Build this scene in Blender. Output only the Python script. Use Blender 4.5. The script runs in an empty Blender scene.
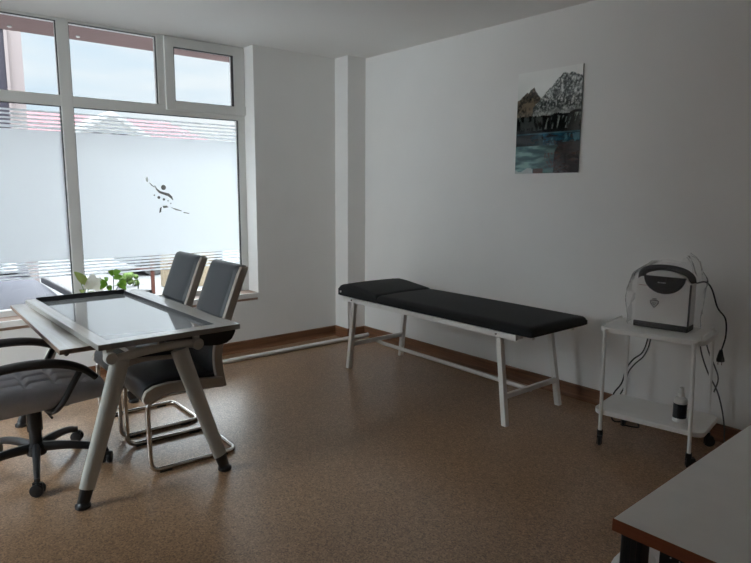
import bpy, bmesh, math, random
from mathutils import Vector, Matrix
random.seed(7)
R = math.radians
S = bpy.context.scene
COL = S.collection

# ------------------------------------------------------------------ materials
def lin(c):
    return tuple(((v/255)/12.92 if v/255 <= .04045 else (((v/255)+.055)/1.055)**2.4) for v in c)

def mat(name, col, rough=.5, metal=0., spec=.5, noise=0., nscale=40., bump=0., bscale=200., coat=0., sheen=0.):
    m = bpy.data.materials.new(name); m.use_nodes = True
    nt = m.node_tree; b = nt.nodes['Principled BSDF']
    b.inputs['Base Color'].default_value = (*col, 1)
    b.inputs['Roughness'].default_value = rough
    b.inputs['Metallic'].default_value = metal
    b.inputs['Specular IOR Level'].default_value = spec
    b.inputs['Coat Weight'].default_value = coat
    b.inputs['Coat Roughness'].default_value = .08
    tc = nt.nodes.new('ShaderNodeTexCoord')
    if noise:
        n = nt.nodes.new('ShaderNodeTexNoise'); n.inputs['Scale'].default_value = nscale; n.inputs['Detail'].default_value = 4
        nt.links.new(tc.outputs['Object'], n.inputs['Vector'])
        r = nt.nodes.new('ShaderNodeMapRange'); r.inputs[1].default_value = .3; r.inputs[2].default_value = .7
        r.inputs[3].default_value = 1-noise; r.inputs[4].default_value = 1+noise
        nt.links.new(n.outputs['Fac'], r.inputs[0])
        v = nt.nodes.new('ShaderNodeVectorMath'); v.operation = 'SCALE'
        v.inputs[0].default_value = col
        nt.links.new(r.outputs[0], v.inputs['Scale'])
        nt.links.new(v.outputs[0], b.inputs['Base Color'])
    if bump:
        n2 = nt.nodes.new('ShaderNodeTexNoise'); n2.inputs['Scale'].default_value = bscale; n2.inputs['Detail'].default_value = 3
        nt.links.new(tc.outputs['Object'], n2.inputs['Vector'])
        bp = nt.nodes.new('ShaderNodeBump'); bp.inputs['Strength'].default_value = bump; bp.inputs['Distance'].default_value = .004
        nt.links.new(n2.outputs['Fac'], bp.inputs['Height'])
        nt.links.new(bp.outputs['Normal'], b.inputs['Normal'])
    return m

def glass_mat(name, tint=(1, 1, 1), ior=1.45, rough=0.0, haze=0.0, hazecol=(.8, .8, .8)):
    m = bpy.data.materials.new(name); m.use_nodes = True
    nt = m.node_tree; nt.nodes.clear()
    o = nt.nodes.new('ShaderNodeOutputMaterial'); mx = nt.nodes.new('ShaderNodeMixShader')
    t = nt.nodes.new('ShaderNodeBsdfTransparent'); t.inputs[0].default_value = (*tint, 1)
    g = nt.nodes.new('ShaderNodeBsdfGlossy'); g.inputs['Roughness'].default_value = rough
    f = nt.nodes.new('ShaderNodeFresnel'); f.inputs[0].default_value = ior
    nt.links.new(f.outputs[0], mx.inputs[0]); nt.links.new(t.outputs[0], mx.inputs[1]); nt.links.new(g.outputs[0], mx.inputs[2])
    last = mx
    if haze:
        d = nt.nodes.new('ShaderNodeBsdfTranslucent'); d.inputs[0].default_value = (*hazecol, 1)
        d2 = nt.nodes.new('ShaderNodeBsdfDiffuse'); d2.inputs[0].default_value = (*hazecol, 1)
        m0 = nt.nodes.new('ShaderNodeMixShader'); m0.inputs[0].default_value = .5
        nt.links.new(d.outputs[0], m0.inputs[1]); nt.links.new(d2.outputs[0], m0.inputs[2])
        m2 = nt.nodes.new('ShaderNodeMixShader'); m2.inputs[0].default_value = haze
        nt.links.new(mx.outputs[0], m2.inputs[1]); nt.links.new(m0.outputs[0], m2.inputs[2]); last = m2
    nt.links.new(last.outputs[0], o.inputs[0])
    return m

def film_mat():
    m = bpy.data.materials.new('frosted_film'); m.use_nodes = True
    nt = m.node_tree; nt.nodes.clear()
    o = nt.nodes.new('ShaderNodeOutputMaterial')
    t = nt.nodes.new('ShaderNodeBsdfTranslucent'); t.inputs[0].default_value = (.86, .91, .94, 1)
    d = nt.nodes.new('ShaderNodeBsdfDiffuse'); d.inputs[0].default_value = (.8, .85, .88, 1)
    mx = nt.nodes.new('ShaderNodeMixShader'); mx.inputs[0].default_value = .06
    nt.links.new(t.outputs[0], mx.inputs[1]); nt.links.new(d.outputs[0], mx.inputs[2]); nt.links.new(mx.outputs[0], o.inputs[0])
    return m

def floor_mat():
    m = bpy.data.materials.new('speckled_vinyl'); m.use_nodes = True
    nt = m.node_tree; b = nt.nodes['Principled BSDF']
    tc = nt.nodes.new('ShaderNodeTexCoord')
    v = nt.nodes.new('ShaderNodeTexVoronoi'); v.inputs['Scale'].default_value = 165
    nt.links.new(tc.outputs['Object'], v.inputs['Vector'])
    sep = nt.nodes.new('ShaderNodeSeparateColor'); nt.links.new(v.outputs['Color'], sep.inputs[0])
    cr = nt.nodes.new('ShaderNodeValToRGB'); e = cr.color_ramp.elements
    e[0].position = 0; e[0].color = (.15, .086, .046, 1); e[1].position = 1; e[1].color = (.46, .285, .165, 1)
    x = cr.color_ramp.elements.new(.3); x.color = (.26, .150, .080, 1)
    x = cr.color_ramp.elements.new(.7); x.color = (.33, .198, .110, 1)
    nt.links.new(sep.outputs[0], cr.inputs[0])
    n = nt.nodes.new('ShaderNodeTexNoise'); n.inputs['Scale'].default_value = 2.2; n.inputs['Detail'].default_value = 5
    nt.links.new(tc.outputs['Object'], n.inputs['Vector'])
    r = nt.nodes.new('ShaderNodeMapRange'); r.inputs[1].default_value = .3; r.inputs[2].default_value = .7; r.inputs[3].default_value = .93; r.inputs[4].default_value = 1.07
    nt.links.new(n.outputs['Fac'], r.inputs[0])
    sc = nt.nodes.new('ShaderNodeVectorMath'); sc.operation = 'SCALE'
    nt.links.new(cr.outputs[0], sc.inputs[0]); nt.links.new(r.outputs[0], sc.inputs['Scale'])
    nt.links.new(sc.outputs[0], b.inputs['Base Color'])
    b.inputs['Roughness'].default_value = .30; b.inputs['Specular IOR Level'].default_value = .75
    bp = nt.nodes.new('ShaderNodeBump'); bp.inputs['Strength'].default_value = .06; bp.inputs['Distance'].default_value = .002
    nt.links.new(v.outputs['Distance'], bp.inputs['Height']); nt.links.new(bp.outputs['Normal'], b.inputs['Normal'])
    return m

def wood_mat(name, c1, c2, scale=(2, 40, 40), rough=.45):
    m = bpy.data.materials.new(name); m.use_nodes = True
    nt = m.node_tree; b = nt.nodes['Principled BSDF']
    tc = nt.nodes.new('ShaderNodeTexCoord'); mp = nt.nodes.new('ShaderNodeMapping'); mp.inputs['Scale'].default_value = scale
    nt.links.new(tc.outputs['Object'], mp.inputs[0])
    n = nt.nodes.new('ShaderNodeTexNoise'); n.inputs['Scale'].default_value = 1; n.inputs['Detail'].default_value = 6; n.inputs['Distortion'].default_value = .6
    nt.links.new(mp.outputs[0], n.inputs['Vector'])
    cr = nt.nodes.new('ShaderNodeValToRGB'); e = cr.color_ramp.elements
    e[0].position = .3; e[0].color = (*c1, 1); e[1].position = .7; e[1].color = (*c2, 1)
    nt.links.new(n.outputs['Fac'], cr.inputs[0]); nt.links.new(cr.outputs[0], b.inputs['Base Color'])
    b.inputs['Roughness'].default_value = rough
    return m

M = {}
M['wall'] = mat('white_wall_paint', (.87, .858, .835), .85, spec=.25, noise=.012, nscale=3, bump=.05, bscale=90)
M['ceil'] = mat('white_ceiling_paint', (.87, .86, .84), .9, spec=.2, noise=.01, nscale=2)
M['floor'] = floor_mat()
M['base'] = wood_mat('brown_skirting', lin((100, 64, 42)), lin((134, 92, 62)), (3, 3, 60), .5)
M['pvc'] = mat('window_upvc', (.74, .735, .71), .4, noise=.01, nscale=5)
M['gasket'] = mat('black_gasket', (.02, .02, .02), .6)
M['sill'] = mat('pale_sill', (.46, .31, .235), .45, noise=.04, nscale=12)
M['silledge'] = mat('white_sill_edge', (.86, .85, .83), .45)
M['glass'] = glass_mat('window_glass', (.97, .985, .98))
M['film'] = film_mat()
M['white_metal'] = mat('white_powder_coat', (.82, .80, .76), .4, noise=.02, nscale=20)
M['trolley'] = mat('white_trolley_enamel', (.86, .85, .82), .35, noise=.015, nscale=14)
M['vinyl'] = mat('black_vinyl', (.007, .007, .0075), .62, spec=.22, bump=.12, bscale=500, noise=.1, nscale=9)
M['leather'] = mat('dark_grey_leather', (.022, .025, .029), .42, bump=.25, bscale=350, noise=.1, nscale=9)
M['leather2'] = mat('soft_grey_leather', (.42, .425, .465), .38, bump=.25, bscale=300, noise=.12, nscale=8)
M['taupe'] = mat('taupe_shell', (.43, .385, .325), .45, noise=.03, nscale=10)
M['chrome'] = mat('brushed_chrome', (.62, .60, .57), .18, metal=1)
M['blackpl'] = mat('black_plastic', (.012, .012, .013), .38, noise=.05, nscale=15)
M['armpl'] = mat('dark_brown_black_plastic', (.018, .016, .016), .35)
M['deskw'] = wood_mat('pale_grey_oak', lin((224, 219, 211)), lin((236, 232, 225)), (3, 60, 60), .2)
M['deskw'].node_tree.nodes['Principled BSDF'].inputs['Coat Weight'].default_value = 1; M['deskw'].node_tree.nodes['Principled BSDF'].inputs['Coat IOR'].default_value = 2.7; M['deskw'].node_tree.nodes['Principled BSDF'].inputs['Coat Roughness'].default_value = .08
M['deskedge'] = wood_mat('taupe_edge_band', lin((118, 98, 84)), lin((142, 120, 102)), (3, 40, 40), .5)
M['desksil'] = mat('satin_grey_edge', (.30, .29, .27), .4)
M['leggrey'] = mat('grey_leg_lacquer', (.50, .49, .445), .42, noise=.02, nscale=6)
M['deskglass'] = mat('dark_mirror_glass', (.50, .51, .515), .03, spec=1.0, coat=1.0)
M['deskglass'].node_tree.nodes['Principled BSDF'].inputs['Coat IOR'].default_value = 3.6
M['tabletop'] = mat('pale_grey_laminate', (.88, .88, .855), .45, noise=.02, nscale=16)
M['tableedge'] = wood_mat('orange_beech_edge', lin((128, 68, 40)), lin((146, 82, 50)), (6, 60, 60), .5)
M['leaf'] = mat('green_leaf', (.10, .24, .03), .45, noise=.25, nscale=30)
M['leafpale'] = mat('yellow_green_leaf', (.36, .46, .14), .5, noise=.2, nscale=30)
M['petal'] = mat('white_petal', (.85, .84, .78), .55)
M['darkleaf'] = mat('dark_leaf', (.02, .045, .02), .5, noise=.2, nscale=30)
M['soil'] = mat('dark_soil', (.03, .02, .015), .9, noise=.3, nscale=60)
M['potwhite'] = mat('white_ceramic', (.8, .79, .76), .3)
M['device'] = mat('white_device_plastic', (.80, .79, .765), .4, noise=.01, nscale=10)
M['navy'] = mat('blue_black_plastic', (.008, .012, .018), .25)
M['greyink'] = mat('grey_ink', (.10, .10, .10), .6)
M['whiteink'] = mat('pale_ink', (.55, .55, .55), .6)
M['redink'] = mat('faded_red_ink', (.35, .12, .10), .6)
M['bagclear'] = glass_mat('clear_polythene', (.995, .995, .995), 1.07, .15, .08, (.85, .85, .85))
M['bagwhite'] = mat('white_plastic_sack', (.78, .77, .76), .5, bump=.3, bscale=25)
M['cable'] = mat('black_cable', (.012, .012, .012), .5)
M['greycable'] = mat('grey_cable', (.10, .10, .095), .5)
M['pipe'] = mat('white_floor_pipe', (.82, .80, .76), .4)
M['eave'] = mat('red_brown_soffit', (.26, .155, .145), .8, noise=.06, nscale=6)
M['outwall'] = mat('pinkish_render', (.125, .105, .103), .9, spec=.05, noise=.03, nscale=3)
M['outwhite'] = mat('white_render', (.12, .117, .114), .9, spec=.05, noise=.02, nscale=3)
M['purple'] = mat('dusky_glass', (.012, .010, .016), .5, spec=.2)
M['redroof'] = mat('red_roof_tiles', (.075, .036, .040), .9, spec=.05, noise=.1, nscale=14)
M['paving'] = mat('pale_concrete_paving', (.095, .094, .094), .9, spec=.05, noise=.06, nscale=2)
M['car'] = mat('blue_grey_car_paint', (.030, .030, .037), .6, spec=.08, noise=.03, nscale=2)
M['carglass'] = mat('car_window_glass', (.02, .022, .026), .1)
M['legblack'] = mat('blue_black_steel', (.010, .014, .018), .45, noise=.04, nscale=12)
M['tyre'] = mat('tyre_rubber', (.02, .02, .02), .8)
M['hedge'] = mat('hedge_green', (.04, .062, .017), .9, spec=.1, noise=.4, nscale=9)
M['brick'] = mat('brick_red', (.05, .02, .015), .9, spec=.1, noise=.12, nscale=20)
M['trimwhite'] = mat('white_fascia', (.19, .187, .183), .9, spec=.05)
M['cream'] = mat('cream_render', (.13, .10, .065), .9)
M['palecar'] = mat('pale_car_paint', (.08, .09, .10), .35)
M['darkbush'] = mat('dark_shrub_green', (.035, .033, .028), .9, noise=.4, nscale=7)
M['lamp'] = mat('soffit_lamp_white', (.85, .85, .83), .5)
M['dooroak'] = wood_mat('oak_door', lin((150, 104, 66)), lin((176, 128, 88)), (30, 3, 3), .5)

def thin(m, col):
    nt = m.node_tree; b = nt.nodes['Principled BSDF']; o = nt.nodes['Material Output']
    t = nt.nodes.new('ShaderNodeBsdfTranslucent'); t.inputs[0].default_value = (*col, 1)
    x = nt.nodes.new('ShaderNodeMixShader'); x.inputs[0].default_value = .5
    nt.links.new(b.outputs[0], x.inputs[1]); nt.links.new(t.outputs[0], x.inputs[2]); nt.links.new(x.outputs[0], o.inputs[0])
thin(M['leaf'], (.20, .40, .03)); thin(M['leafpale'], (.40, .46, .14)); thin(M['petal'], (.85, .84, .76))

# ------------------------------------------------------------------ mesh builder
class MB:
    def __init__(s): s.bm = bmesh.new()
    def _xf(s, vs, mx):
        if mx is not None: bmesh.ops.transform(s.bm, matrix=mx, verts=vs)
    def box(s, lo, hi, mx=None, r=0, seg=3):
        lo = Vector(lo); hi = Vector(hi)
        g = bmesh.ops.create_cube(s.bm, size=1); vs = g['verts']
        c = (lo+hi)/2; d = hi-lo
        for v in vs: v.co = Vector((v.co.x*d.x, v.co.y*d.y, v.co.z*d.z)) + c
        if r:
            es = list({e for v in vs for e in v.link_edges})
            q = bmesh.ops.bevel(s.bm, geom=es, offset=r, segments=seg, profile=.5, affect='EDGES')
            vs = list({v for f in q['faces'] for v in f.verts} | {v for v in vs if v.is_valid})
        s._xf(vs, mx); return s
    def prism(s, pts, axis, a, b, mx=None):
        def P(u, v, w):
            return {'x': (w, u, v), 'y': (u, w, v), 'z': (u, v, w)}[axis]
        A = [s.bm.verts.new(P(u, v, a)) for u, v in pts]; B = [s.bm.verts.new(P(u, v, b)) for u, v in pts]
        n = len(pts)
        s.bm.faces.new(A); s.bm.faces.new(B[::-1])
        for i in range(n): s.bm.faces.new((A[i], B[i], B[(i+1) % n], A[(i+1) % n]))
        s._xf(A+B, mx); return s
    def tube(s, path, r, seg=10, closed=False, rx=None, caps=True, mx=None):
        P = [Vector(p) for p in path]; n = len(P); rings = []
        rr = r if isinstance(r, (list, tuple)) else [r]*n
        up = None; allv = []
        for i in range(n):
            if closed: t = (P[(i+1) % n]-P[i-1]).normalized()
            else: t = ((P[i+1]-P[i]) if i == 0 else (P[i]-P[i-1]) if i == n-1 else (P[i+1]-P[i-1])).normalized()
            if up is None:
                up = Vector((0, 0, 1)) if abs(t.z) < .9 else Vector((0, 1, 0))
            a = t.cross(up)
            if a.length < 1e-4: a = t.cross(Vector((1, 0, 0)))
            a.normalize(); u = a.cross(t).normalized(); up = u
            k = 1 if rx is None else rx
            ring = [s.bm.verts.new(P[i]+(a*math.cos(2*math.pi*j/seg)*k+u*math.sin(2*math.pi*j/seg))*rr[i]) for j in range(seg)]
            rings.append(ring); allv += ring
        m = n if closed else n-1
        for i in range(m):
            A = rings[i]; B = rings[(i+1) % n]
            for j in range(seg): s.bm.faces.new((A[j], A[(j+1) % seg], B[(j+1) % seg], B[j]))
        if caps and not closed:
            s.bm.faces.new(rings[0][::-1]); s.bm.faces.new(rings[-1])
        s._xf(allv, mx); return s
    def lathe(s, prof, seg=24, mx=None, sx=1, sy=1):
        rings = []; allv = []
        for r, z in prof:
            ring = [s.bm.verts.new((r*sx*math.cos(2*math.pi*j/seg), r*sy*math.sin(2*math.pi*j/seg), z)) for j in range(seg)]
            rings.append(ring); allv += ring
        for i in range(len(prof)-1):
            for j in range(seg): s.bm.faces.new((rings[i][j], rings[i][(j+1) % seg], rings[i+1][(j+1) % seg], rings[i+1][j]))
        s.bm.faces.new(rings[0][::-1]); s.bm.faces.new(rings[-1])
        s._xf(allv, mx); return s
    def slab(s, nx, ny, x0, x1, y0, y1, top, bot, mx=None):
        T = [[None]*(ny+1) for _ in range(nx+1)]; B = [[None]*(ny+1) for _ in range(nx+1)]; allv = []
        for i in range(nx+1):
            for j in range(ny+1):
                u = i/nx; v = j/ny; x = x0+(x1-x0)*u; y = y0+(y1-y0)*v
                a = top(u, v); b = bot(u, v)
                a = a if isinstance(a, tuple) else (x, y, a); b = b if isinstance(b, tuple) else (x, y, b)
                T[i][j] = s.bm.verts.new(a); B[i][j] = s.bm.verts.new(b); allv += [T[i][j], B[i][j]]
        for i in range(nx):
            for j in range(ny):
                s.bm.faces.new((T[i][j], T[i+1][j], T[i+1][j+1], T[i][j+1]))
                s.bm.faces.new((B[i][j], B[i][j+1], B[i+1][j+1], B[i+1][j]))
        for i in range(nx):
            s.bm.faces.new((T[i][0], B[i][0], B[i+1][0], T[i+1][0])); s.bm.faces.new((T[i+1][ny], B[i+1][ny], B[i][ny], T[i][ny]))
        for j in range(ny):
            s.bm.faces.new((T[0][j+1], B[0][j+1], B[0][j], T[0][j])); s.bm.faces.new((T[nx][j], B[nx][j], B[nx][j+1], T[nx][j+1]))
        s._xf(allv, mx); return s
    def ball(s, c, r, sub=2, jit=0, sc=(1, 1, 1)):
        g = bmesh.ops.create_icosphere(s.bm, subdivisions=sub, radius=1)
        for v in g['verts']:
            k = 1+random.uniform(-jit, jit)
            v.co = Vector((v.co.x*r*sc[0]*k, v.co.y*r*sc[1]*k, v.co.z*r*sc[2]*k))+Vector(c)
        return s
    def quad(s, a, b, c, d):
        s.bm.faces.new([s.bm.verts.new(p) for p in (a, b, c, d)]); return s
    def build(s, name, m, parent=None, smooth=False, bevel=0, loc=None, subsurf=0, recalc=True):
        if recalc: bmesh.ops.recalc_face_normals(s.bm, faces=s.bm.faces[:])
        me = bpy.data.meshes.new(name); s.bm.to_mesh(me); s.bm.free()
        me.materials.append(m)
        o = bpy.data.objects.new(name, me); COL.objects.link(o)
        if parent: o.parent = parent
        if loc: o.location = loc
        if smooth:
            for p in me.polygons: p.use_smooth = True
            if smooth == 'auto':
                try: me.set_sharp_from_angle(angle=R(40))
                except Exception: pass
        if bevel:
            bv = o.modifiers.new('bevel', 'BEVEL'); bv.width = bevel; bv.segments = 2; bv.limit_method = 'ANGLE'; bv.angle_limit = R(35)
        if subsurf:
            sb = o.modifiers.new('subsurf', 'SUBSURF'); sb.levels = subsurf; sb.render_levels = subsurf
        return o

def fillet(path, rad, n=6):
    P = [Vector(p) for p in path]; out = [P[0]]
    for i in range(1, len(P)-1):
        a = P[i-1]-P[i]; b = P[i+1]-P[i]; r = min(rad, a.length*.49, b.length*.49)
        A = P[i]+a.normalized()*r; B = P[i]+b.normalized()*r
        for k in range(n+1):
            t = k/n; out.append(A*(1-t)**2+P[i]*2*t*(1-t)+B*t*t)
    out.append(P[-1]); return out

def spline(pts, n=8):
    P = [Vector(p) for p in pts]; P = [P[0]*2-P[1]]+P+[P[-1]*2-P[-2]]; out = []
    for i in range(1, len(P)-2):
        for k in range(n):
            t = k/n
            out.append(.5*((2*P[i])+(P[i+1]-P[i-1])*t+(2*P[i-1]-5*P[i]+4*P[i+1]-P[i+2])*t*t+(3*P[i]-P[i-1]-3*P[i+1]+P[i+2])*t**3))
    out.append(P[-2]); return out

def tag(o, label=None, cat=None, group=None, kind=None):
    if label: o['label'] = label
    if cat: o['category'] = cat
    if group: o['group'] = group
    if kind: o['kind'] = kind
    return o
def thing(name, label, cat, loc=(0, 0, 0), rz=0, group=None, kind=None):
    o = bpy.data.objects.new(name, None); COL.objects.link(o); o.empty_display_size = .1
    o.location = loc; o.rotation_euler = (0, 0, rz)
    return tag(o, label, cat, group, kind)
def copy_tree(o, parent=None):
    c = o.copy(); COL.objects.link(c)
    if parent: c.parent = parent
    for ch in list(o.children): copy_tree(ch, c)
    return c
def struct(o, label, cat): return tag(o, label, cat, kind='structure')

# ------------------------------------------------------------------ room shell
RX, RY, H = 7.4, -5.3, 2.588
JY0, JY1, SZ = -3.90, -1.045, .475          # window opening
WX = -.17                                    # inner face of window frame
TH = .34
struct(MB().box((-TH, RY-.1, -.12), (RX+.1, .1, 0)).build('floor', M['floor']), 'brown speckled vinyl floor', 'floor')
struct(MB().box((-TH, RY-.1, H), (RX+.1, .1, H+.15)).build('ceiling', M['ceil']), 'white painted ceiling', 'ceiling')
w = MB()
w.box((-TH, RY-.1, 0), (0, .1, SZ-.035)); w.box((-TH, JY1, SZ-.035), (0, .1, H)); w.box((-TH, RY-.1, SZ-.035), (0, JY0, H))
struct(w.build('wall_window', M['wall']), 'white wall with the big window', 'wall')
struct(MB().box((0, 0, 0), (RX, .1, H)).build('wall_right', M['wall']), 'long white wall behind the couch and trolley', 'wall')
QX0, QX1, QZ0, QZ1 = .22, 1.95, .40, 2.50      # unseen window added in the left wall to light the right wall
w = MB(); w.box((0, RY-.1, 0), (QX0, RY, H)); w.box((QX1, RY-.1, 0), (RX, RY, H)); w.box((QX0, RY-.1, 0), (QX1, RY, QZ0)); w.box((QX0, RY-.1, QZ1), (QX1, RY, H))
struct(w.build('wall_left', M['wall']), 'white wall out of view on the left', 'wall')
w2 = thing('added_window', 'white framed window added in the left wall, out of view, to light the room', 'window', ((QX0+QX1)/2, RY-.05, QZ0), kind='structure')
qm = (QX0+QX1)/2
m = MB()
for a, b, c, e in ((QX0, QX1, QZ0, QZ0+.06), (QX0, QX1, QZ1-.06, QZ1), (QX0, QX0+.06, QZ0, QZ1), (QX1-.06, QX1, QZ0, QZ1), (qm-.04, qm+.04, QZ0, QZ1)): m.box((a-qm, -.035, c-QZ0), (b-qm, .035, e-QZ0))
m.build('outer_frame', M['pvc'], w2)
for a, b in ((QX0+.06, qm-.04), (qm+.04, QX1-.06)): MB().box((a-qm, -.002, .06), (b-qm, .002, QZ1-QZ0-.06)).build('glass_pane', M['glass'], w2)
w = MB(); w.box((RX, RY-.1, 0), (RX+.1, -3.9, H)); w.box((RX, -3.0, 0), (RX+.1, .1, H)); w.box((RX, -3.9, 2.05), (RX+.1, -3.0, H))
struct(w.build('wall_back', M['wall']), 'white wall behind the camera', 'wall')
d = MB().box((RX+.02, -3.9, 0), (RX+.07, -3.0, 2.05)).build('door_1', M['dooroak']); struct(d, 'oak door behind the camera', 'door')
CD, CW = .195, .206
struct(MB().box((0, -CW, 0), (CD, 0, H)).build('wall_corner_column', M['wall']), 'narrow white column boxed into the far corner', 'column')
# skirting: coved profile
def skirting(name, p0, p1, nrm, label):
    bh = .094; t = .012
    prof = [(0, 0), (.03, 0), (.022, .006), (.015, .016), (t, .03), (t, bh-.008), (t-.004, bh), (0, bh)]
    p0 = Vector((*p0, 0)); p1 = Vector((*p1, 0)); n = Vector((*nrm, 0)); m = MB()
    A = [m.bm.verts.new(p0+n*u+Vector((0, 0, v))) for u, v in prof]; B = [m.bm.verts.new(p1+n*u+Vector((0, 0, v))) for u, v in prof]
    k = len(prof); m.bm.faces.new(A); m.bm.faces.new(B[::-1])
    for i in range(k): m.bm.faces.new((A[i], B[i], B[(i+1) % k], A[(i+1) % k]))
    struct(m.build(name, M['base']), label, 'skirting')
skirting('baseboard_window', (0, RY), (0, -CW), (1, 0), 'brown skirting along the window wall')
skirting('baseboard_column_side', (0, -CW), (CD+.012, -CW), (0, -1), 'brown skirting on the side of the column')
skirting('baseboard_column_front', (CD, -CW-.012), (CD, 0), (1, 0), 'brown skirting on the front of the column')
skirting('baseboard_right', (CD, 0), (RX, 0), (0, -1), 'brown skirting along the long right wall')
struct(MB().box((WX-.07, JY0, SZ-.035), (WX+.002, JY1, SZ+.0)).box((WX, JY0, SZ-.035), (-.012, JY1, SZ+.03)).build('trim_1', M['sill'], bevel=.003), 'pale window sill board', 'sill')
struct(MB().box((-.012, JY0, SZ-.012), (.012, JY1, SZ+.031), r=.003).build('trim_2', M['silledge']), 'white front edge of the window sill', 'sill edge')

# ------------------------------------------------------------------ window
win = thing('window_1', 'large white framed window with frosted film and a top opening light', 'window', (WX, -2.46, SZ), kind='structure')
ox, oy, oz = WX, -2.46, SZ
def L(x, y, z): return (x-ox, y-oy, z-oz)
def wbox(m, y0, y1, z0, z1, x0=WX-.07, x1=WX, r=.004): m.box(L(x0, y0, z0), L(x1, y1, z1), r=r, seg=2)
GB = .545      # bottom edge of the low panes
mul = [(-3.86, -3.775), (-2.496, -2.416)]
f = MB(); wbox(f, JY0, JY1, 2.568, H+.003); wbox(f, JY0, JY1, SZ-.005, GB); wbox(f, -1.108, JY1, GB-.01, 2.02); wbox(f, -1.065, JY1, 2.0, 2.59); wbox(f, JY0, JY0+.045, GB-.01, 2.55)
f.build('outer_frame', M['pvc'], win)
f = MB(); wbox(f, JY0+.04, -1.05, 1.984, 2.06, x1=WX+.004); f.build('transom', M['pvc'], win)
for a, b in mul[1:]:
    f = MB(); wbox(f, a, b, GB-.01, 2.585, x1=WX+.006); f.build('mullion', M['pvc'], win)
f = MB(); wbox(f, -1.790, -1.728, 2.05, 2.585, x1=WX+.003); f.build('mullion', M['pvc'], win)
# opening sash
sash = MB(); s0, s1, zz0, zz1 = -1.735, -1.05, 2.022, 2.582; g0, g1, gz0, gz1 = -1.662, -1.15, 2.095, 2.508
for a in ((s0, g0, zz0, zz1), (g1, s1, zz0, zz1), (g0-.002, g1+.002, zz0, gz0), (g0-.002, g1+.002, gz1, zz1)): wbox(sash, *a, x0=WX-.05, x1=WX+.022)
so = sash.build('opening_sash', M['pvc'], win)
hg = MB(); hg.box(L(WX, -1.062, 2.03), L(WX+.03, -1.046, 2.10), r=.004); hg.build('hinge', M['pvc'], so)
gm = MB()
for a, b, z0, z1 in ((g0, g1, gz0, gz1),):
    for q in ((a, a+.005, z0, z1), (b-.005, b, z0, z1), (a, b, z1-.005, z1), (a, b, z0, z0+.003)): gm.box(L(WX-.02, q[0], q[2]), L(WX+.016, q[1], q[3]))
gm.build('gasket', M['gasket'], so)
MB().box(L(WX-.022, g0, gz0), L(WX-.018, g1, gz1)).build('glass_pane', M['glass'], so)
panes = [(-3.855, -2.496, 2.06, 2.570), (-2.416, -1.790, 2.06, 2.570), (-3.855, -2.496, GB, 1.984), (-2.416, -1.108, GB, 1.984)]
for a, b, z0, z1 in panes:
    gm = MB()
    for q in ((a, a+.004, z0, z1), (b-.004, b, z0, z1), (a, b, z1-.005, z1)): gm.box(L(WX-.03, q[0], q[2]), L(WX-.006, q[1], q[3]))
    gm.build('gasket', M['gasket'], win)
    MB().box(L(WX-.034, a-.01, z0-.01), L(WX-.030, b+.01, z1+.01)).build('glass_pane', M['glass'], win)
# frosted film, built as flat sheets with real cut-outs
def film_sheet(name, loops, parent):
    cu = bpy.data.curves.new(name, 'CURVE'); cu.dimensions = '2D'; cu.fill_mode = 'BOTH'
    for lp in loops:
        sp = cu.splines.new('POLY'); sp.points.add(len(lp)-1); sp.use_cyclic_u = True
        for i, (u, v) in enumerate(lp): sp.points[i].co = (u, v, 0, 1)
    tmp = bpy.data.objects.new(name+'_c', cu); COL.objects.link(tmp)
    bpy.context.view_layer.update()
    me = bpy.data.meshes.new_from_object(tmp.evaluated_get(bpy.context.evaluated_depsgraph_get()))
    bpy.data.objects.remove(tmp)
    for v in me.vertices: v.co = Vector((0, v.co.x-oy, v.co.y-oz))
    me.materials.clear(); me.materials.append(M['film']); me.name = name
    o = bpy.data.objects.new(name, me); COL.objects.link(o); o.parent = parent; o.location = (-.0285, 0, 0)
    return o
def rect(y0, y1, z0, z1): return [(y0, z0), (y1, z0), (y1, z1), (y0, z1)]
def disc(c, r, n=14): return [(c[0]+r*math.cos(2*math.pi*k/n), c[1]+r*math.sin(2*math.pi*k/n)) for k in range(n)]
def P2(px, py):        # drawing coordinates of the emblem on the pane, in metres
    return (-1.903+(px-148)*.00825, 1.493-(py-177)*.00830+(px-148)*.0006)
def ribbon(cl, wd):
    a = []; b = []
    for i, p in enumerate(cl):
        p = Vector(p); q0 = Vector(cl[max(i-1, 0)]); q1 = Vector(cl[min(i+1, len(cl)-1)]); t = (q1-q0).normalized(); n = Vector((-t.y, t.x))
        a.append(tuple(p+n*wd[i])); b.append(tuple(p-n*wd[i]))
    return a+b[::-1]
logo = []
logo.append([P2(147, 178), P2(148.6, 176.5), P2(149.3, 179), P2(148.8, 182), P2(147.2, 181)])
logo.append(ribbon([P2(150.5, 182.5), P2(152.5, 185.0), P2(155.2, 187)], [.003, .004, .003]))
logo.append(ribbon([P2(155.2, 185.2), P2(157, 189), P2(160, 192), P2(164, 193.6), P2(168.5, 195.3), P2(171, 197.6), P2(172.9, 200.8)], [.002, .006, .009, .010, .012, .010, .002]))
logo.append(disc(P2(163.8, 187.8), .0205, 18))
for c, r in (((158.8, 197.1), .012), ((163.7, 199.3), .010), ((154.5, 194.6), .006), ((167.8, 201), .005), ((170.4, 203.8), .005)): logo.append(disc(P2(*c), r, 12))
logo.append([P2(158.4, 212.2), P2(159.4, 207.2), P2(161.2, 206.4), P2(160.4, 211.2)])
logo.append([P2(162.2, 205.4), P2(166.5, 205.6), P2(168, 207.4), P2(163, 207.8)])
logo.append([P2(169.5, 207.2), P2(175, 209.2), P2(181, 211.6), P2(181, 212.5), P2(175, 210.6)])
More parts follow.
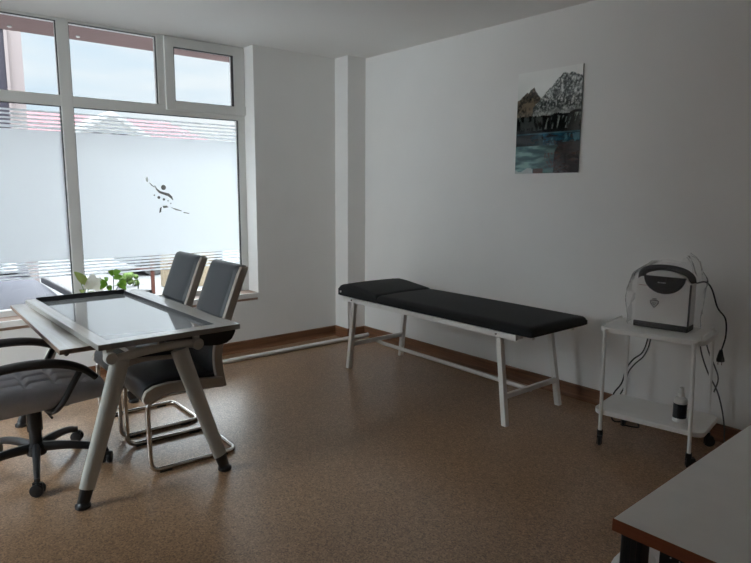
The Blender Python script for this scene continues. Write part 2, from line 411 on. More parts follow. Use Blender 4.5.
logo.append([P2(183, 213.2), P2(189, 215), P2(188.8, 215.7), P2(183, 214.2)])
cl = [(.017, .017), (.016, .018), (.016, .016), (.019, .013), (.023, .009)]
def film(parent, a, b, ztop, zbot, cut):
    z = ztop; strips = []
    for fw, gw in [(q_*.83, r_*.83) for q_, r_ in cl]:
        strips.append(rect(a, b, z-fw, z)); z -= fw+gw
    mtop = z; z = zbot; bs = []
    for fw, gw in [(.013, .013), (.0125, .012), (.013, .010), (.015, .008), (.018, .006)]:
        bs.append(rect(a, b, z, z+fw)); z += fw+gw
    film_sheet('frosted_film', [rect(a, b, z, mtop)]+cut+strips+bs, parent)
film(win, -3.853, -2.498, 1.945, .757, [])
film(win, -2.414, -1.118, 1.945, .747, logo)

# ------------------------------------------------------------------ outdoors
GZ = -.35
struct(MB().box((-70, -45, GZ-.2), (-TH, 45, GZ)).build('ground', M['paving']), 'pale paving outside the window', 'ground')
struct(MB().box((-TH-.3, -14, GZ), (-TH+.001, RY-.1, 3.2)).box((-TH-.02, .1, GZ), (-TH+.3, 9, 3.2)).box((-TH-.02, RY-.099, GZ), (-TH+.0005, .1, SZ-.08)).build('wall_outside', M['outwall']), 'outer face of the building', 'wall')
ev = struct(MB().box((-1.565, -9, 2.75), (-TH, 6, 2.87)).build('eave', M['eave']), 'red brown soffit of the roof overhang above the window', 'eave')
for i, (yy, lb) in enumerate(((-2.567, 'left'), (-2.03, 'right'))):
    tag(MB().lathe([(.016, -.006), (.018, 0), (.018, .012)], 12).build('soffit_lamp', M['lamp'], loc=(-1.40, yy, 2.745)),
        'tiny white lamp under the eave, in the %s upper pane' % ('left' if i == 0 else 'middle'), 'lamp', 'soffit lamps')
nb = thing('neighbour_building', 'tall pinkish building with dusky window at left edge of the window', 'building', (-9, -5, GZ))
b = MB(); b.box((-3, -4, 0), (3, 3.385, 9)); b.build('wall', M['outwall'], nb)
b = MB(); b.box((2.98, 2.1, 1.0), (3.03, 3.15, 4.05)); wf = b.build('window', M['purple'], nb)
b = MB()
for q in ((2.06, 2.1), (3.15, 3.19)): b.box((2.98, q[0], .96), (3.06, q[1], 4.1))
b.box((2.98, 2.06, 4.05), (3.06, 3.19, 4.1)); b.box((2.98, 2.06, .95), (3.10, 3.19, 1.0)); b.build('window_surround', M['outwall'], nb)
# house across the street
hs = thing('house', 'white house with red roof and pointed front gable across the street', 'house', (-20, 3.9, GZ))
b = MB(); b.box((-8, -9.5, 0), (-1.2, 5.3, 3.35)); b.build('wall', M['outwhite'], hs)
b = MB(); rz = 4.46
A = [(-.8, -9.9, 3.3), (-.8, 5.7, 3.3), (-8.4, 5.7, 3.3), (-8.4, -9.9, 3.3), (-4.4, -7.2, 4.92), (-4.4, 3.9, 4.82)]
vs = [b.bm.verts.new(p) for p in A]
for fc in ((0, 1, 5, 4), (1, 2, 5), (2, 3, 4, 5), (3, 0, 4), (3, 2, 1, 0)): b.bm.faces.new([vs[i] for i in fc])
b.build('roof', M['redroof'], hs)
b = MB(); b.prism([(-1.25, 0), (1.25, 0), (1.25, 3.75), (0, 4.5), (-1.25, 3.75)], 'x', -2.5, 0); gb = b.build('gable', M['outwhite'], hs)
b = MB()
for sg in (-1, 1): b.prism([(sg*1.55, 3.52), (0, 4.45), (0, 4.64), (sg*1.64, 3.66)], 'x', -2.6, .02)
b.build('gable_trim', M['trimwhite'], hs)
for y0, y1 in ((-.72, -.42), (-.05, .12), (.18, .52)):
    MB().box((-.02, y0, 3.35), (.03, y1, 3.85)).build('window', M['purple'], hs)
b = MB(); b.box((-1.22, 1.5, 1.0), (-1.17, 2.2, 2.2)); b.build('window', M['purple'], hs)
# shrubs
def shrub(name, label, loc, r, m, sc=(1, 1, 1), group=None):
    s = MB()
    for k in range(16):
        a = random.uniform(0, 6.28); q = random.uniform(0, .65)
        s.ball((math.cos(a)*q*r*sc[0], math.sin(a)*q*r*sc[1], r*sc[2]*random.uniform(.35, 1.35)), r*random.uniform(.3, .5), 2, .14)
    o = s.build(name, m, loc=loc); return tag(o, label, 'shrub', group)
shrub('shrub', 'large dark shrub seen through the clear figure cut in the film', (-13, 3.15, GZ), 1.5, M['darkbush'], (1, 1.15, 1.0))
shrub('shrub', 'low yellow green hedge clump outside, behind the potted plants', (-6.4, -.13, GZ), .15, M['hedge'], (1, 1.5, 1.1))
# parked car close to the window, bonnet towards the room
car = thing('car', 'blue grey parked car right outside the left pane', 'car', (-2.9, -3.12, GZ))
hood = MB().slab(10, 12, -.05, 1.85, -.86, .86,
    lambda u, v: .80-.10*u**2-.05*abs(2*v-1)**4-(.02 if .45 < u < .475 else 0), lambda u, v: .25)
hood.build('bonnet', M['car'], car, smooth='auto', bevel=.01)
b = MB(); b.prism([(-2.1, .25), (-.03, .25), (-.03, .80), (-.75, 1.20), (-1.7, 1.22), (-2.1, .85)], 'y', -.84, .84); b.build('cabin', M['car'], car, bevel=.03)
b = MB(); b.prism([(-.06, .83), (-.72, 1.185), (-.70, 1.21), (-.02, .85)], 'y', -.72, .72); b.build('windscreen', M['carglass'], car)
MB().box((.3, .87, .735), (1.65, .93, .80), r=.015).build('side_trim', M['blackpl'], car); MB().box((-1.9, .84, .80), (-.5, .862, 1.1), r=.01).build('side_window', M['carglass'], car)
for x in (1.2, -1.55):
    for y in (-.8, .8):
        MB().lathe([(.18, -.09), (.29, -.09), (.31, -.05), (.31, .05), (.29, .09), (.18, .09)], 24, Matrix.Translation((x, y, .31)) @ Matrix.Rotation(R(90), 4, 'X')).build('wheel', M['tyre'], car)
# street bits seen low in the right pane
tag(MB().box((-5.44, -.07, GZ), (-5.39, -.015, 1.0), r=.006).build('brick_post', M['brick']), 'thin brick red post outside, left of the chair backs', 'post')
tag(MB().box((-6.15, .36, GZ), (-6.0, .56, .42), r=.01).box((-6.18, .33, .40), (-5.97, .59, .45), r=.01).build('cream_pillar', M['cream']), 'cream gate pillar outside, beside the left chair back', 'pillar')
tag(MB().box((-5.9, .78, GZ), (-5.7, 1.2, .35), r=.01).build('cream_wall_block', M['cream']), 'low cream garden wall between the two chair backs', 'wall')
tag(MB().tube(spline([(-5.41, -.5, .12), (-5.41, -.2, .08), (-5.38, -.04, .07), (-5.6, .35, .03), (-6.0, .45, .1)], 6), .012, 6).build('red_barrier_chain', M['brick']), 'red chain strung from the brick post outside', 'chain')
pc = thing('pale_car', 'pale silver car parked farther out, between brick post and hedge', 'car', (-8.3, 1.35, GZ))
b = MB(); b.prism([(-.95, .2), (.95, .2), (.95, .62), (.7, .68), (.5, 1.02), (-.55, 1.02), (-.9, .68), (-.95, .6)], 'x', -.7, .7); b.build('body', M['palecar'], pc, bevel=.04)
b = MB(); b.prism([(.62, .69), (.46, .97), (-.5, .97), (-.8, .69)], 'x', .66, .705); b.build('side_window', M['carglass'], pc)
for y in (-.6, .6):
    MB().lathe([(.15, -.08), (.24, -.08), (.25, 0), (.24, .08), (.15, .08)], 20, Matrix.Translation((.64, y, .25)) @ Matrix.Rotation(R(90), 4, 'Y')).build('wheel', M['tyre'], pc)

# ------------------------------------------------------------------ exam couch
cx, cy = 1.755, -.50
co = thing('examination_couch', 'black padded examination couch on a white steel frame along the wall', 'couch', (cx, cy, 0))
def C(x, y, z): return (x-cx, y-cy, z)
yf, yb = -.775, -.235
for y, s in ((yf, -1), (yb, 1)):
    MB().box(C(.905, y-.016, .534), C(2.585, y+.016, .570), r=.004).build('side_rail', M['white_metal'], co)
for x in (.92, 1.32, 2.20, 2.57): MB().box(C(x-.015, yf+.016, .540), C(x+.015, yb-.016, .566)).build('cross_rail', M['white_metal'], co)
for y in (yf+.065, yb-.065): MB().box(C(2.56, y-.015, .543), C(2.65, y+.015, .568)).build('end_bracket', M['white_metal'], co)
for xf, xb in (((1.020, .976), (1.045, .962)), ((2.446, 2.532), (2.440, 2.520))):
    for y in (yf, yb):
        x0, x1 = xf if y == yf else xb
        g = MB(); hw = .0175; s = 1 if y == yb else -1; yy = y
        vs = []
        for x, z in ((x0, .545), (x1, 0)):
            vs.append([g.bm.verts.new(C(x+a*hw, yy+b_*hw+(s*.014 if z == 0 else -s*.010), z)) for a, b_ in ((-1, -1), (1, -1), (1, 1), (-1, 1))])
        g.bm.faces.new(vs[0]); g.bm.faces.new(vs[1][::-1])
        for i in range(4): g.bm.faces.new((vs[0][i], vs[1][i], vs[1][(i+1) % 4], vs[0][(i+1) % 4]))
        lg = g.build('leg', M['white_metal'], co, bevel=.003)
        bo = MB().lathe([(.006, -.004), (.006, .004)], 10, Matrix.Translation(C(x0-.006, y+s*.018, .552)) @ Matrix.Rotation(R(90), 4, 'X')); bo.build('bolt', M['blackpl'], lg)
for xx, dz in ((.995, 0), (2.505, -.022)):
    f = MB(); f.box(C(xx-.011, yf+.005, .180+dz), C(xx+.011, yb-.005, .212+dz), r=.003); f.build('leg_brace', M['white_metal'], co)
f = MB(); f.tube([C(.98, -.505, .182), C(1.05, -.505, .172), C(2.45, -.505, .160), C(2.505, -.505, .160)], .0145, 12)
f.build('long_stretcher', M['white_metal'], co, smooth='auto')
def pad(x0, x1, y0, y1, topf, zb, name, nx=40, ny=20, er=.028):
    # soft upholstered pad: rounded edges all round
    def edge(u, v):
        dx = min(u, 1-u)*(x1-x0); dy = min(v, 1-v)*(y1-y0)
        k = 0
        for d_ in (dx, dy):
            if d_ < er: k += (1-math.sqrt(max(0, 1-(1-d_/er)**2)))
        return min(k, 1)
    def warp(t, ln):      # cluster samples near the ends
        return .5-.5*math.cos(math.pi*t)
    def top(u, v):
        u2, v2 = warp(u, 1), warp(v, 1); x = x0+(x1-x0)*u2; y = y0+(y1-y0)*v2
        zt = topf(u2, v2); return C(x, y, zt-edge(u2, v2)*.026)
    def bot(u, v):
        u2, v2 = warp(u, 1), warp(v, 1); x = x0+(x1-x0)*u2; y = y0+(y1-y0)*v2
        return C(x, y, zb+edge(u2, v2)*.008)
    return MB().slab(nx, ny, 0, 1, 0, 1, top, bot).build(name, M['vinyl'], co, smooth='auto')
pad(1.322, 2.700, -.800, -.222, lambda u, v: .630+.006*math.sin(math.pi*v)+.003*math.sin(math.pi*u), .5705, 'mattress')
def head(u, v):
    x = .858+u*.469
    z = .655+.020*min(1, (x-.858)/.107) if x < .965 else .675-(.675-.634)*((x-.965)/(1.327-.965))
    if .9 < x < 1.05: z += -.004*(1-abs(x-.965)/.085) if abs(x-.965) < .085 else 0
    return z+.005*math.sin(math.pi*v)
hp = pad(.858, 1.326, -.805, -.222, head, .5715, 'headrest')
MB().lathe([(.008, -.004), (.008, .004)], 12, Matrix.Translation(C(.893, -.806, .607)) @ Matrix.Rotation(R(90), 4, 'X')).build('button', M['silledge'], hp)

# ------------------------------------------------------------------ picture
def print_mat():
    m = bpy.data.materials.new('landscape_print'); m.use_nodes = True; nt = m.node_tree; b = nt.nodes['Principled BSDF']
    a = nt.nodes.new('ShaderNodeVertexColor'); a.layer_name = 'print'
    nt.links.new(a.outputs[0], b.inputs['Base Color']); b.inputs['Roughness'].default_value = .08; b.inputs['Coat Weight'].default_value = .5; b.inputs['Coat Roughness'].default_value = .03
    return m
from mathutils import noise as NZ
def nz(x, y, s=0): return NZ.fractal(Vector((x, y, s)), 1., 2., 5)
def mixc(a, b, t): t = max(0, min(1, t)); return tuple(a[i]*(1-t)+b[i]*t for i in range(3))
def paint(u, v):
    c = mixc((255, 255, 252), (236, 238, 234), v*4)
    n1 = nz(u*7, v*7, 1); n2 = nz(u*26, v*30, 2); n4 = nz(u*60, v*70, 6)
    # left hill and big snowy peak
    rl = .17+.9*max(0, u-.27)+.45*max(0, .22-u)+.03*nz(u*9, 0, 5)
    rr = .055+max(0, .72-u)*.62*(1 if u > .45 else 1.05)+max(0, u-.82)*.30+.022*nz(u*12, 0, 7)
    if v > rl: c = mixc((146, 132, 114), (64, 60, 54), .45+1.0*n1+.9*n2+.5*n4)
    if v > rr and u > .26:
        k = .42+.9*n2+.7*n4+.5*n1-.25*max(0, u-.8); c = mixc((72, 78, 76), (222, 224, 220), k)
    # mist over the far shore
    if v > .36: c = mixc(c, (200, 202, 198), max(0, min(1, (v-.36)*14)-max(0, (v-.415)*22))*(.75 if u > .28 else .3))
    ed = .435+.02*n1-.05*max(0, u-.6)
    if v > ed:
        c = mixc((14, 20, 20), (40, 48, 46), .5+1.2*n2+.6*n4)
        st = nz(u*24+v*7, v*6, 9)
        if st > .14 and ed+.02 < v < .57 and u > .42: c = mixc(c, (150, 156, 152), (st-.14)*4)
        if u < .42 and v < .58 and nz(u*16, v*9, 21) > .05: c = mixc(c, (128, 132, 128), .6)
    if v > .60: c = mixc((10, 40, 54), (52, 124, 146), .35+1.3*nz(u*4, v*30, 11))
    if .605 < v < .618: c = mixc(c, (120, 156, 160), .6)
    if .62 < v < .73:
        w_ = nz(u*11, v*10, 4)
        if w_ > .12 and u > .3: c = mixc(c, (104, 148, 156), min(.8, (w_-.12)*4))
        if u < .45: c = mixc(c, (20, 30, 34), .5)
    if v > .73: c = mixc((60, 100, 104), (146, 182, 176), .45+1.2*nz(u*4, v*24, 12)); c = mixc(c, (40, 58, 58), max(0, u-.25)*1.3)
    if .12 < u < .42 and .44 < v < .74: c = mixc(c, (150, 154, 152), .10)  # faint window reflection painted into the print as a pale veil
    # boathouse: gabled front, grey roof behind
    if u > .63 and v > .70+abs(u-.72)*1.1*(u < .72): c = mixc((34, 24, 21), (84, 62, 54), .45+1.2*nz(u*8, v*44, 13))
    if u > .76 and .70 < v < .84-(u-.76)*.2: c = mixc(c, (84, 86, 88), .7)
    if .48 < u < .66 and .80 < v < .95 and nz(u*34, v*34, 14) > .16: c = mixc(c, (96, 54, 48), .7)
    if .30 < u < .46 and v > .955: c = (92, 62, 52)
    if u < .30 and v > .965+.02*math.sin(u*20): c = (190, 200, 198)
    return tuple(q_**1.22 for q_ in lin(c))
pic = thing('landscape_picture', 'glossy print of a snowy mountain above a teal lake, hung above the couch', 'picture', (2.187, -.010, 1.525))
pw, ph = .510, .690
MB().box((-pw/2, 0, 0), (pw/2, .008, ph), r=.0015).build('backing_panel', M['greyink'], pic)
me = bpy.data.meshes.new('print'); nxp, nyp = 120, 160; vs = []; fs = []
for j in range(nyp+1):
    for i in range(nxp+1): vs.append((-pw/2+pw*i/nxp, -.0012, ph*j/nyp))
for j in range(nyp):
    for i in range(nxp): a = j*(nxp+1)+i; fs.append((a, a+1, a+nxp+2, a+nxp+1))
me.from_pydata(vs, [], fs); ca = me.color_attributes.new('print', 'FLOAT_COLOR', 'POINT')
for k in range(len(vs)): ca.data[k].color = (*paint((k % (nxp+1))/nxp, 1-(k//(nxp+1))/nyp), 1)
me.materials.append(print_mat()); po = bpy.data.objects.new('print', me); COL.objects.link(po); po.parent = pic

# ------------------------------------------------------------------ desk
dk = thing('office_desk', 'pale wooden desk with an inset glass panel and splayed grey legs', 'desk', (1.30, -2.60, 0), R(1.0))
TZ = .738; hx, hy = .70, .337
gx0, gx1, gy0, gy1 = -.685, .628, -.282, .240
t = MB(); th = .026
t.box((-hx, -hy, TZ-th), (gx0, hy, TZ)); t.box((gx1, -hy, TZ-th), (hx, hy, TZ)); t.box((gx0, -hy, TZ-th), (gx1, gy0, TZ)); t.box((gx0, gy1, TZ-th), (gx1, hy, TZ))
top = t.build('tabletop', M['deskw'], dk)
t = MB(); e = .0015
t.box((-hx-e, -hy-e, TZ-th), (-hx, hy+e, TZ-.002)); t.box((hx, -hy-e, TZ-th), (hx+e, hy+e, TZ-.002)); t.box((-hx, -hy-e, TZ-th), (hx, -hy, TZ-.002)); t.box((-hx, hy, TZ-th), (hx, hy+e, TZ-.002))
t.build('edge_band', M['desksil'], top)
t = MB(); q = .004; zb = TZ-.025
t.box((gx0, gy0, zb), (gx0+q, gy1, TZ-.001)); t.box((gx1-q, gy0, zb), (gx1, gy1, TZ-.001)); t.box((gx0, gy0, zb), (gx1, gy0+q, TZ-.001)); t.box((gx0, gy1-q, zb), (gx1, gy1, TZ-.001))
t.box((gx0-.006, gy0, TZ-.002), (gx0+.006, gy1, TZ+.010))
t.build('recess_rim', M['blackpl'], dk)
MB().box((gx0+q, gy0+q, TZ-.030), (gx1-q, gy1-q, TZ-.019)).build('glass_inlay', M['deskglass'], dk)
rb = Matrix.Translation((.537, -.452, 0)) @ Matrix.Rotation(R(-2.1), 4, 'Z') @ Matrix.Translation((-.537, .452, 0))
t = MB().box((-.785, -.452, TZ-.058), (.535, .20, TZ-.036), mx=rb); lo_ = t.build('lower_board', M['deskw'], dk)
t = MB(); t.box((.535, -.452, TZ-.058), (.537, .20, TZ-.037), mx=rb); t.box((-.785, -.4535, TZ-.058), (.535, -.452, TZ-.037), mx=rb); t.build('edge_band', M['deskedge'], lo_)
# black underside shell under the right half
prof = [(.02, TZ-.03), (.333, TZ-.03), (.335, TZ-.045), (.315, TZ-.080), (.285, TZ-.098), (.24, TZ-.104), (.10, TZ-.085), (.0, TZ-.06)]
MB().prism(prof, 'x', -.62, .66).build('under_tray', M['blackpl'], dk, bevel=.004)
for ex in (.672, -.585):
    b = MB(); arch = spline([(ex, -.27, .655), (ex, -.14, .672), (ex, .0, .676), (ex, .08, .672), (ex, .12, .666)], 5)
    b.tube(arch, .020, 10, rx=1.1); b.build('end_beam', M['leggrey'], dk, smooth='auto')
    for ya, yb_, nm in (((-.243, -.408, 'near'), (.03, .205, 'far')) if ex > 0 else ((-.14, -.40, 'near'), (.03, .205, 'far'))):
        b = MB(); n = 12; P = []; rr = []
        for k in range(n+1):
            tt = k/n; P.append((ex+.004*(1 if ex > 0 else -1)+tt*(-.03 if nm == 'near' else .03)*(1 if ex > 0 else 0), ya+(yb_-ya)*(tt**1.05), .655+(.085-.655)*tt)); rr.append((.043-.008*tt)*(1 if ex > 0 else .72))
        b.tube(P, rr, 16, rx=.62); lg = b.build('leg', M['leggrey'], dk, smooth='auto')
        sl = (yb_-ya)/.57
        b = MB(); xk = P[-1][0]; y1 = yb_; y2 = yb_+sl*.065
        b.tube([(xk, y1-sl*.004, .088), (xk, y2, .022)], [.030, .027], 14, rx=.7)
        b.lathe([(.030, 0), (.034, .004), (.034, .016), (.022, .024), (.02, .03)], 16, Matrix.Translation((xk, y2+sl*.008, 0)))
        b.build('foot', M['blackpl'], lg, smooth='auto')
    sg = 1 if ex > 0 else -1
    for yk in (-.285, .118):
        b = MB(); b.lathe([(.024, -.012), (.028, -.006), (.028, .022), (.025, .028)], 18, Matrix.Translation((ex, yk, .668)) @ Matrix.Rotation(R(90)*sg, 4, 'Y'))
        b.box((ex-.05, yk-.014, .655), (ex+.006, yk+.014, .705)); b.build('bracket_knob', M['leggrey'], dk, smooth='auto')
b = MB()
for yk in (-.16, .06): b.box((-.585, yk-.02, .652), (.672, yk+.02, .672))
b.build('support_rail', M['leggrey'], dk)
b = MB(); b.tube([(.68, -.07, .712), (.68, -.07, .676)], .004, 8); b.build('stud', M['leggrey'], dk)

# ------------------------------------------------------------------ visitor chairs (cantilever)
def visitor_chair():
    r = thing('visitor_chair', '', 'chair')
    hw = .195; hB = .178; yb, yfn = .215, -.225; tr = .0125
    # chrome frame: one bent tube
    side = lambda sx: [(sx*hw, .10, .392), (sx*hw, -.15, .395), (sx*hw, -.238, .372), (sx*hw, -.243, .30), (sx*hw, -.240, tr), (sx*hw, yb, tr)]
    p = side(1)+side(-1)[::-1]
    m = MB().tube(fillet(p, .055, 6), tr, 10); m.build('cantilever_frame', M['chrome'], r, smooth='auto')
    for sx in (-1, 1):
        for y in (-.17, .13): MB().box((sx*hw-.015, y-.03, 0), (sx*hw+.015, y+.03, .008)).build('floor_glide', M['blackpl'], r)
    rear = spline([(0, .318, .998), (0, .252, .830), (0, .206, .71), (0, .163, .60), (0, .156, .5), (0, .174, .375)], 5)
    rear = [(q.y, q.z) for q in rear]
    front = [(y-.048, z) for y, z in rear]; front[0] = (front[0][0]+.006, 1.001)
    bk = rear+front[::-1]
    st = [(-.262, .372), (-.268, .395), (-.252, .428), (-.21, .448), (-.14, .456), (0, .448), (.15, .432), (.15, .378), (.0, .392), (-.12, .402), (-.18, .396), (-.225, .372), (-.245, .362)]
    for sx in (-1, 1):
        a, b2 = (hw-.012, hw+.016) if sx > 0 else (-hw-.016, -hw+.012)
        ba, bb = (hB-.012, hB+.016) if sx > 0 else (-hB-.016, -hB+.012)
        m = MB(); m.prism(bk, 'x', ba, bb); m.build('back_side_panel', M['taupe'], r, bevel=.005, smooth='auto')
        m = MB(); m.prism(st, 'x', a, b2); m.build('seat_side_panel', M['taupe'], r, bevel=.005, smooth='auto')
    # upholstered back: slightly proud of the side panels, stitched across
    zs = [.42+.57*k/56 for k in range(57)]
    def yat(z):
        best = min(rear, key=lambda q: abs(q[1]-z)); pr = sorted(rear, key=lambda q: q[1])
        for i in range(len(pr)-1):
            if pr[i][1] <= z <= pr[i+1][1]:
                t_ = (z-pr[i][1])/(pr[i+1][1]-pr[i][1]); return pr[i][0]*(1-t_)+pr[i+1][0]*t_
        return best[0]
    seams = (.60, .645, .69, .735)
    def groove(z): return sum(.008*math.exp(-((z-s_)/.006)**2) for s_ in seams)
    def topf(u, v):
        z = .415+.593*v; x = (-1+2*u)*(hB-.004); bul = .010*(1-(2*u-1)**4)
        e_ = min(1-v, v)*.58; rd = .02*(1-math.sqrt(max(0, 1-(1-min(1, e_/.022))**2)))
        ex_ = min(u, 1-u)*2*(hB-.004); rx = .012*(1-math.sqrt(max(0, 1-(1-min(1, ex_/.015))**2)))
        return (x, yat(z)-.056-bul+groove(z)+rd+rx, z)
    def botf(u, v):
        z = .415+.588*v; x = (-1+2*u)*(hB-.012); return (x, yat(z)-.004, z)
    MB().slab(24, 120, 0, 1, 0, 1, topf, botf).build('backrest', M['leather'], r, smooth='auto')
    prt = [(-.262, .39), (-.25, .44), (-.2, .464), (-.13, .474), (0, .466), (.11, .452)]
    pf = spline([(y, z, 0) for y, z in prt], 6)
    def seat_t(u, v):
        k = min(len(pf)-1, int(v*(len(pf)-1))); x = (-1+2*u)*(hw-.010); return (x, pf[k].x, pf[k].y+.008*(1-(2*u-1)**4)-.003*(abs(2*u-1) > .98))
    def seat_b(u, v):
        k = min(len(pf)-1, int(v*(len(pf)-1))); x = (-1+2*u)*(hw-.014); return (x, pf[k].x+.004, max(.37, pf[k].y-.075))
    MB().slab(20, len(pf)-1, 0, 1, 0, 1, seat_t, seat_b).build('seat', M['leather'], r, smooth='auto')
    return r
ch = visitor_chair(); ch.location = (1.635, -2.420, 0); ch.rotation_euler.z = R(-2)
ch2 = copy_tree(ch); ch2.location = (1.096, -2.403, 0); ch2.rotation_euler.z = R(0)
tag(ch, 'dark leather cantilever chair with taupe sides, nearer the camera, by the desk corner', group='visitor chairs')
tag(ch2, 'dark leather cantilever chair with taupe sides, farther one, nearer the window', group='visitor chairs')

# ------------------------------------------------------------------ office armchair
oc = thing('office_armchair', 'grey quilted swivel armchair on a black star base, left of the desk', 'chair', (1.385, -3.085, 0))
hub = MB().lathe([(.045, .075), (.05, .09), (.045, .125), (.03, .135), (.03, .20), (.036, .20), (.036, .30), (.026, .30), (.026, .375)], 20); hub.build('gas_column', M['blackpl'], oc, smooth='auto')
st = MB()
for k in range(5):
    a = R(-11+72*k); dx, dy = math.cos(a), math.sin(a)
    pts = spline([(dx*.03, dy*.03, .112), (dx*.14, dy*.14, .112), (dx*.25, dy*.25, .098), (dx*.325, dy*.325, .072)], 5)
    st.tube(pts, [.026-.010*i/(len(pts)-1) for i in range(len(pts))], 10, rx=.8)
st.build('star_base', M['blackpl'], oc, smooth='auto')
for k in range(5):
    a = R(-11+72*k); mx = Matrix.Translation((math.cos(a)*.33, math.sin(a)*.33, .031)) @ Matrix.Rotation(a+R(70+17*k), 4, 'Z')
    c = MB()
    for s_ in (-1, 1): c.lathe([(.022, -.010), (.029, -.008), (.031, 0), (.029, .008), (.022, .010)], 18, mx @ Matrix.Translation((0, s_*.015, 0)) @ Matrix.Rotation(R(90), 4, 'X'))
    c.tube([(0, 0, 0), (0, 0, .055)], .008, 8, mx=mx); c.box((-.02, -.006, .0), (.022, .006, .034), mx=mx)
    c.build('caster', M['blackpl'], oc, smooth='auto')
# seat: y from -.25 (rear) to +.30 (front)
def quilt(u, v):
    x = abs(2*u-1); y = v
    g = 0
    for s_ in (.0, .45): g += math.exp(-((x-s_)/.05)**2)
    for s_ in (.14, .36, .58, .79): g += .9*math.exp(-((y-s_)/.022)**2)*(1 if x < .8 else .0)
    return g
def edge_round(u, v, w, d, r):
    dx = min(u, 1-u)*w; dy = min(v, 1-v)*d; k = 0
    for q_ in (dx, dy):
        if q_ < r: k += 1-math.sqrt(max(0, 1-(1-q_/r)**2))
    return min(1.2, k)
def seat_outline(u, v, inset=0):
    x = (2*u-1)*(.25-inset); y = -.26+v*.585
    x *= 1-.10*max(0, v-.75)*4*.5; y -= .035*(2*u-1)**2*(v > .5)*(v-.5)*2
    return x, y
def s_t(u, v):
    x, y = seat_outline(u, v); z = .468-.055*max(0, v-.55)**1.3*1.6+.012*math.cos((2*u-1)*1.2)-.022*min(1, quilt(u, v))+.006
    return (x, y, z-.055*edge_round(u, v, .5, .55, .075))
def s_b(u, v):
    x, y = seat_outline(u, v, .03); return (x, y, .355+.02*v)
MB().slab(110, 130, 0, 1, 0, 1, s_t, s_b).build('seat', M['leather2'], oc, smooth=True)
MB().box((-.14, -.16, .335), (.14, .14, .365), r=.01).build('seat_plate', M['blackpl'], oc)
MB().tube([(.10, .02, .345), (.22, .03, .335), (.26, .03, .335)], .006, 8).build('height_lever', M['blackpl'], oc)
def b_t(u, v):
    x = (2*u-1)*(.25-.03*v); z = .44+.66*v; y = -.27-.17*v**1.2
    return (x, y+.03*(1-(2*u-1)**2)-.010*min(1, quilt(u, v))-.05*edge_round(u, v, .5, .66, .06)+.04, z)
def b_b(u, v):
    x = (2*u-1)*(.24-.03*v); z = .44+.655*v; y = -.27-.17*v**1.2; return (x, y-.055+.02*edge_round(u, v, .5, .66, .06), z)
MB().slab(40, 50, 0, 1, 0, 1, b_t, b_b).build('backrest', M['leather2'], oc, smooth=True)
for s_ in (-1, 1):
    xa = s_*.268
    p = spline([(xa, -.33, .58), (xa, -.20, .598), (xa, -.06, .606), (xa, .07, .592), (xa, .17, .552), (xa, .232, .497)], 6)
    m = MB(); m.tube(p, [.016+.006*math.sin(math.pi*min(1, i/(len(p)-1)*1.05)) for i in range(len(p))], 12, rx=1.55)
    ar = m.build('armrest', M['armpl'], oc, smooth='auto')
    m = MB(); m.tube(spline([(xa, .165, .545), (xa-s_*.004, .125, .475), (xa-s_*.012, .080, .395), (xa-s_*.05, .045, .352), (xa-s_*.17, .03, .348)], 5), .015, 10, rx=1.2)
    m.build('arm_bracket', M['armpl'], oc, smooth='auto'); m = MB(); m.tube(spline([(xa, -.31, .58), (xa-s_*.02, -.335, .50), (xa-s_*.05, -.30, .44)], 5), .016, 10); m.build('arm_bracket', M['armpl'], oc, smooth='auto')

# ------------------------------------------------------------------ trolley
tr = thing('instrument_trolley', 'white two shelf steel trolley on black castors against the right wall', 'trolley', (3.232, -.372, 0), R(9))
px_, py_ = .229, .186
def rounded_plate(x, y, z0, z1, r=.05, ox_=0):
    pts = []
    for sx, sy, a0 in ((1, 1, 0), (-1, 1, 90), (-1, -1, 180), (1, -1, 270)):
        for k in range(7): a = R(a0+15*k); pts.append((ox_+sx*(x-r)+r*math.cos(a), sy*(y-r)+r*math.sin(a)))
    return MB().prism(pts, 'z', z0, z1)
ts = rounded_plate(.264, .172, .640, .667, ox_=-.013).build('top_shelf', M['trolley'], tr, bevel=.004)
ls = rounded_plate(.283, .172, .168, .196).build('lower_shelf', M['trolley'], tr, bevel=.004)
for zz, o in ((.667, ts),):
    for xe in (-.255, .229): MB().tube(fillet([(xe, -.125, zz-.005), (xe, -.125, zz+.016), (xe, .125, zz+.016), (xe, .125, zz-.005)], .02), .005, 8).build('end_rail', M['trolley'], o, smooth='auto')
for sx in (-1, 1):
    for sy in (-1, 1):
        m = MB().tube([(sx*px_, sy*py_, .075), (sx*px_-.012-.005*sx, sy*py_, .660)], .0098, 14); m.build('post', M['trolley'], tr, smooth='auto')
        cm = Matrix.Translation((sx*px_, sy*py_, .0)) @ Matrix.Rotation(R(30 if sx > 0 else -70), 4, 'Z')
        m = MB(); m.tube([(0, 0, .05), (0, 0, .085)], .016, 12, mx=cm)
        m.box((-.012, -.014, .012), (.03, -.010, .058), mx=cm); m.box((-.012, .010, .012), (.03, .014, .058), mx=cm); m.box((-.012, -.014, .05), (.03, .014, .06), mx=cm)
        m.lathe([(.012, -.009), (.028, -.008), (.030, 0), (.028, .008), (.012, .009)], 20, cm @ Matrix.Translation((.014, 0, .030)) @ Matrix.Rotation(R(90), 4, 'X'))
        m.build('caster', M['blackpl'], tr, smooth='auto')
        for zz in (.182, .652):
            m = MB().box((sx*px_-.014-(.012+.005*sx)*(zz > .3), sy*.168-.006, zz-.012), (sx*px_+.014-(.012+.005*sx)*(zz > .3), sy*.168+.006, zz+.012), r=.002); m.build('clamp', M['trolley'], tr)

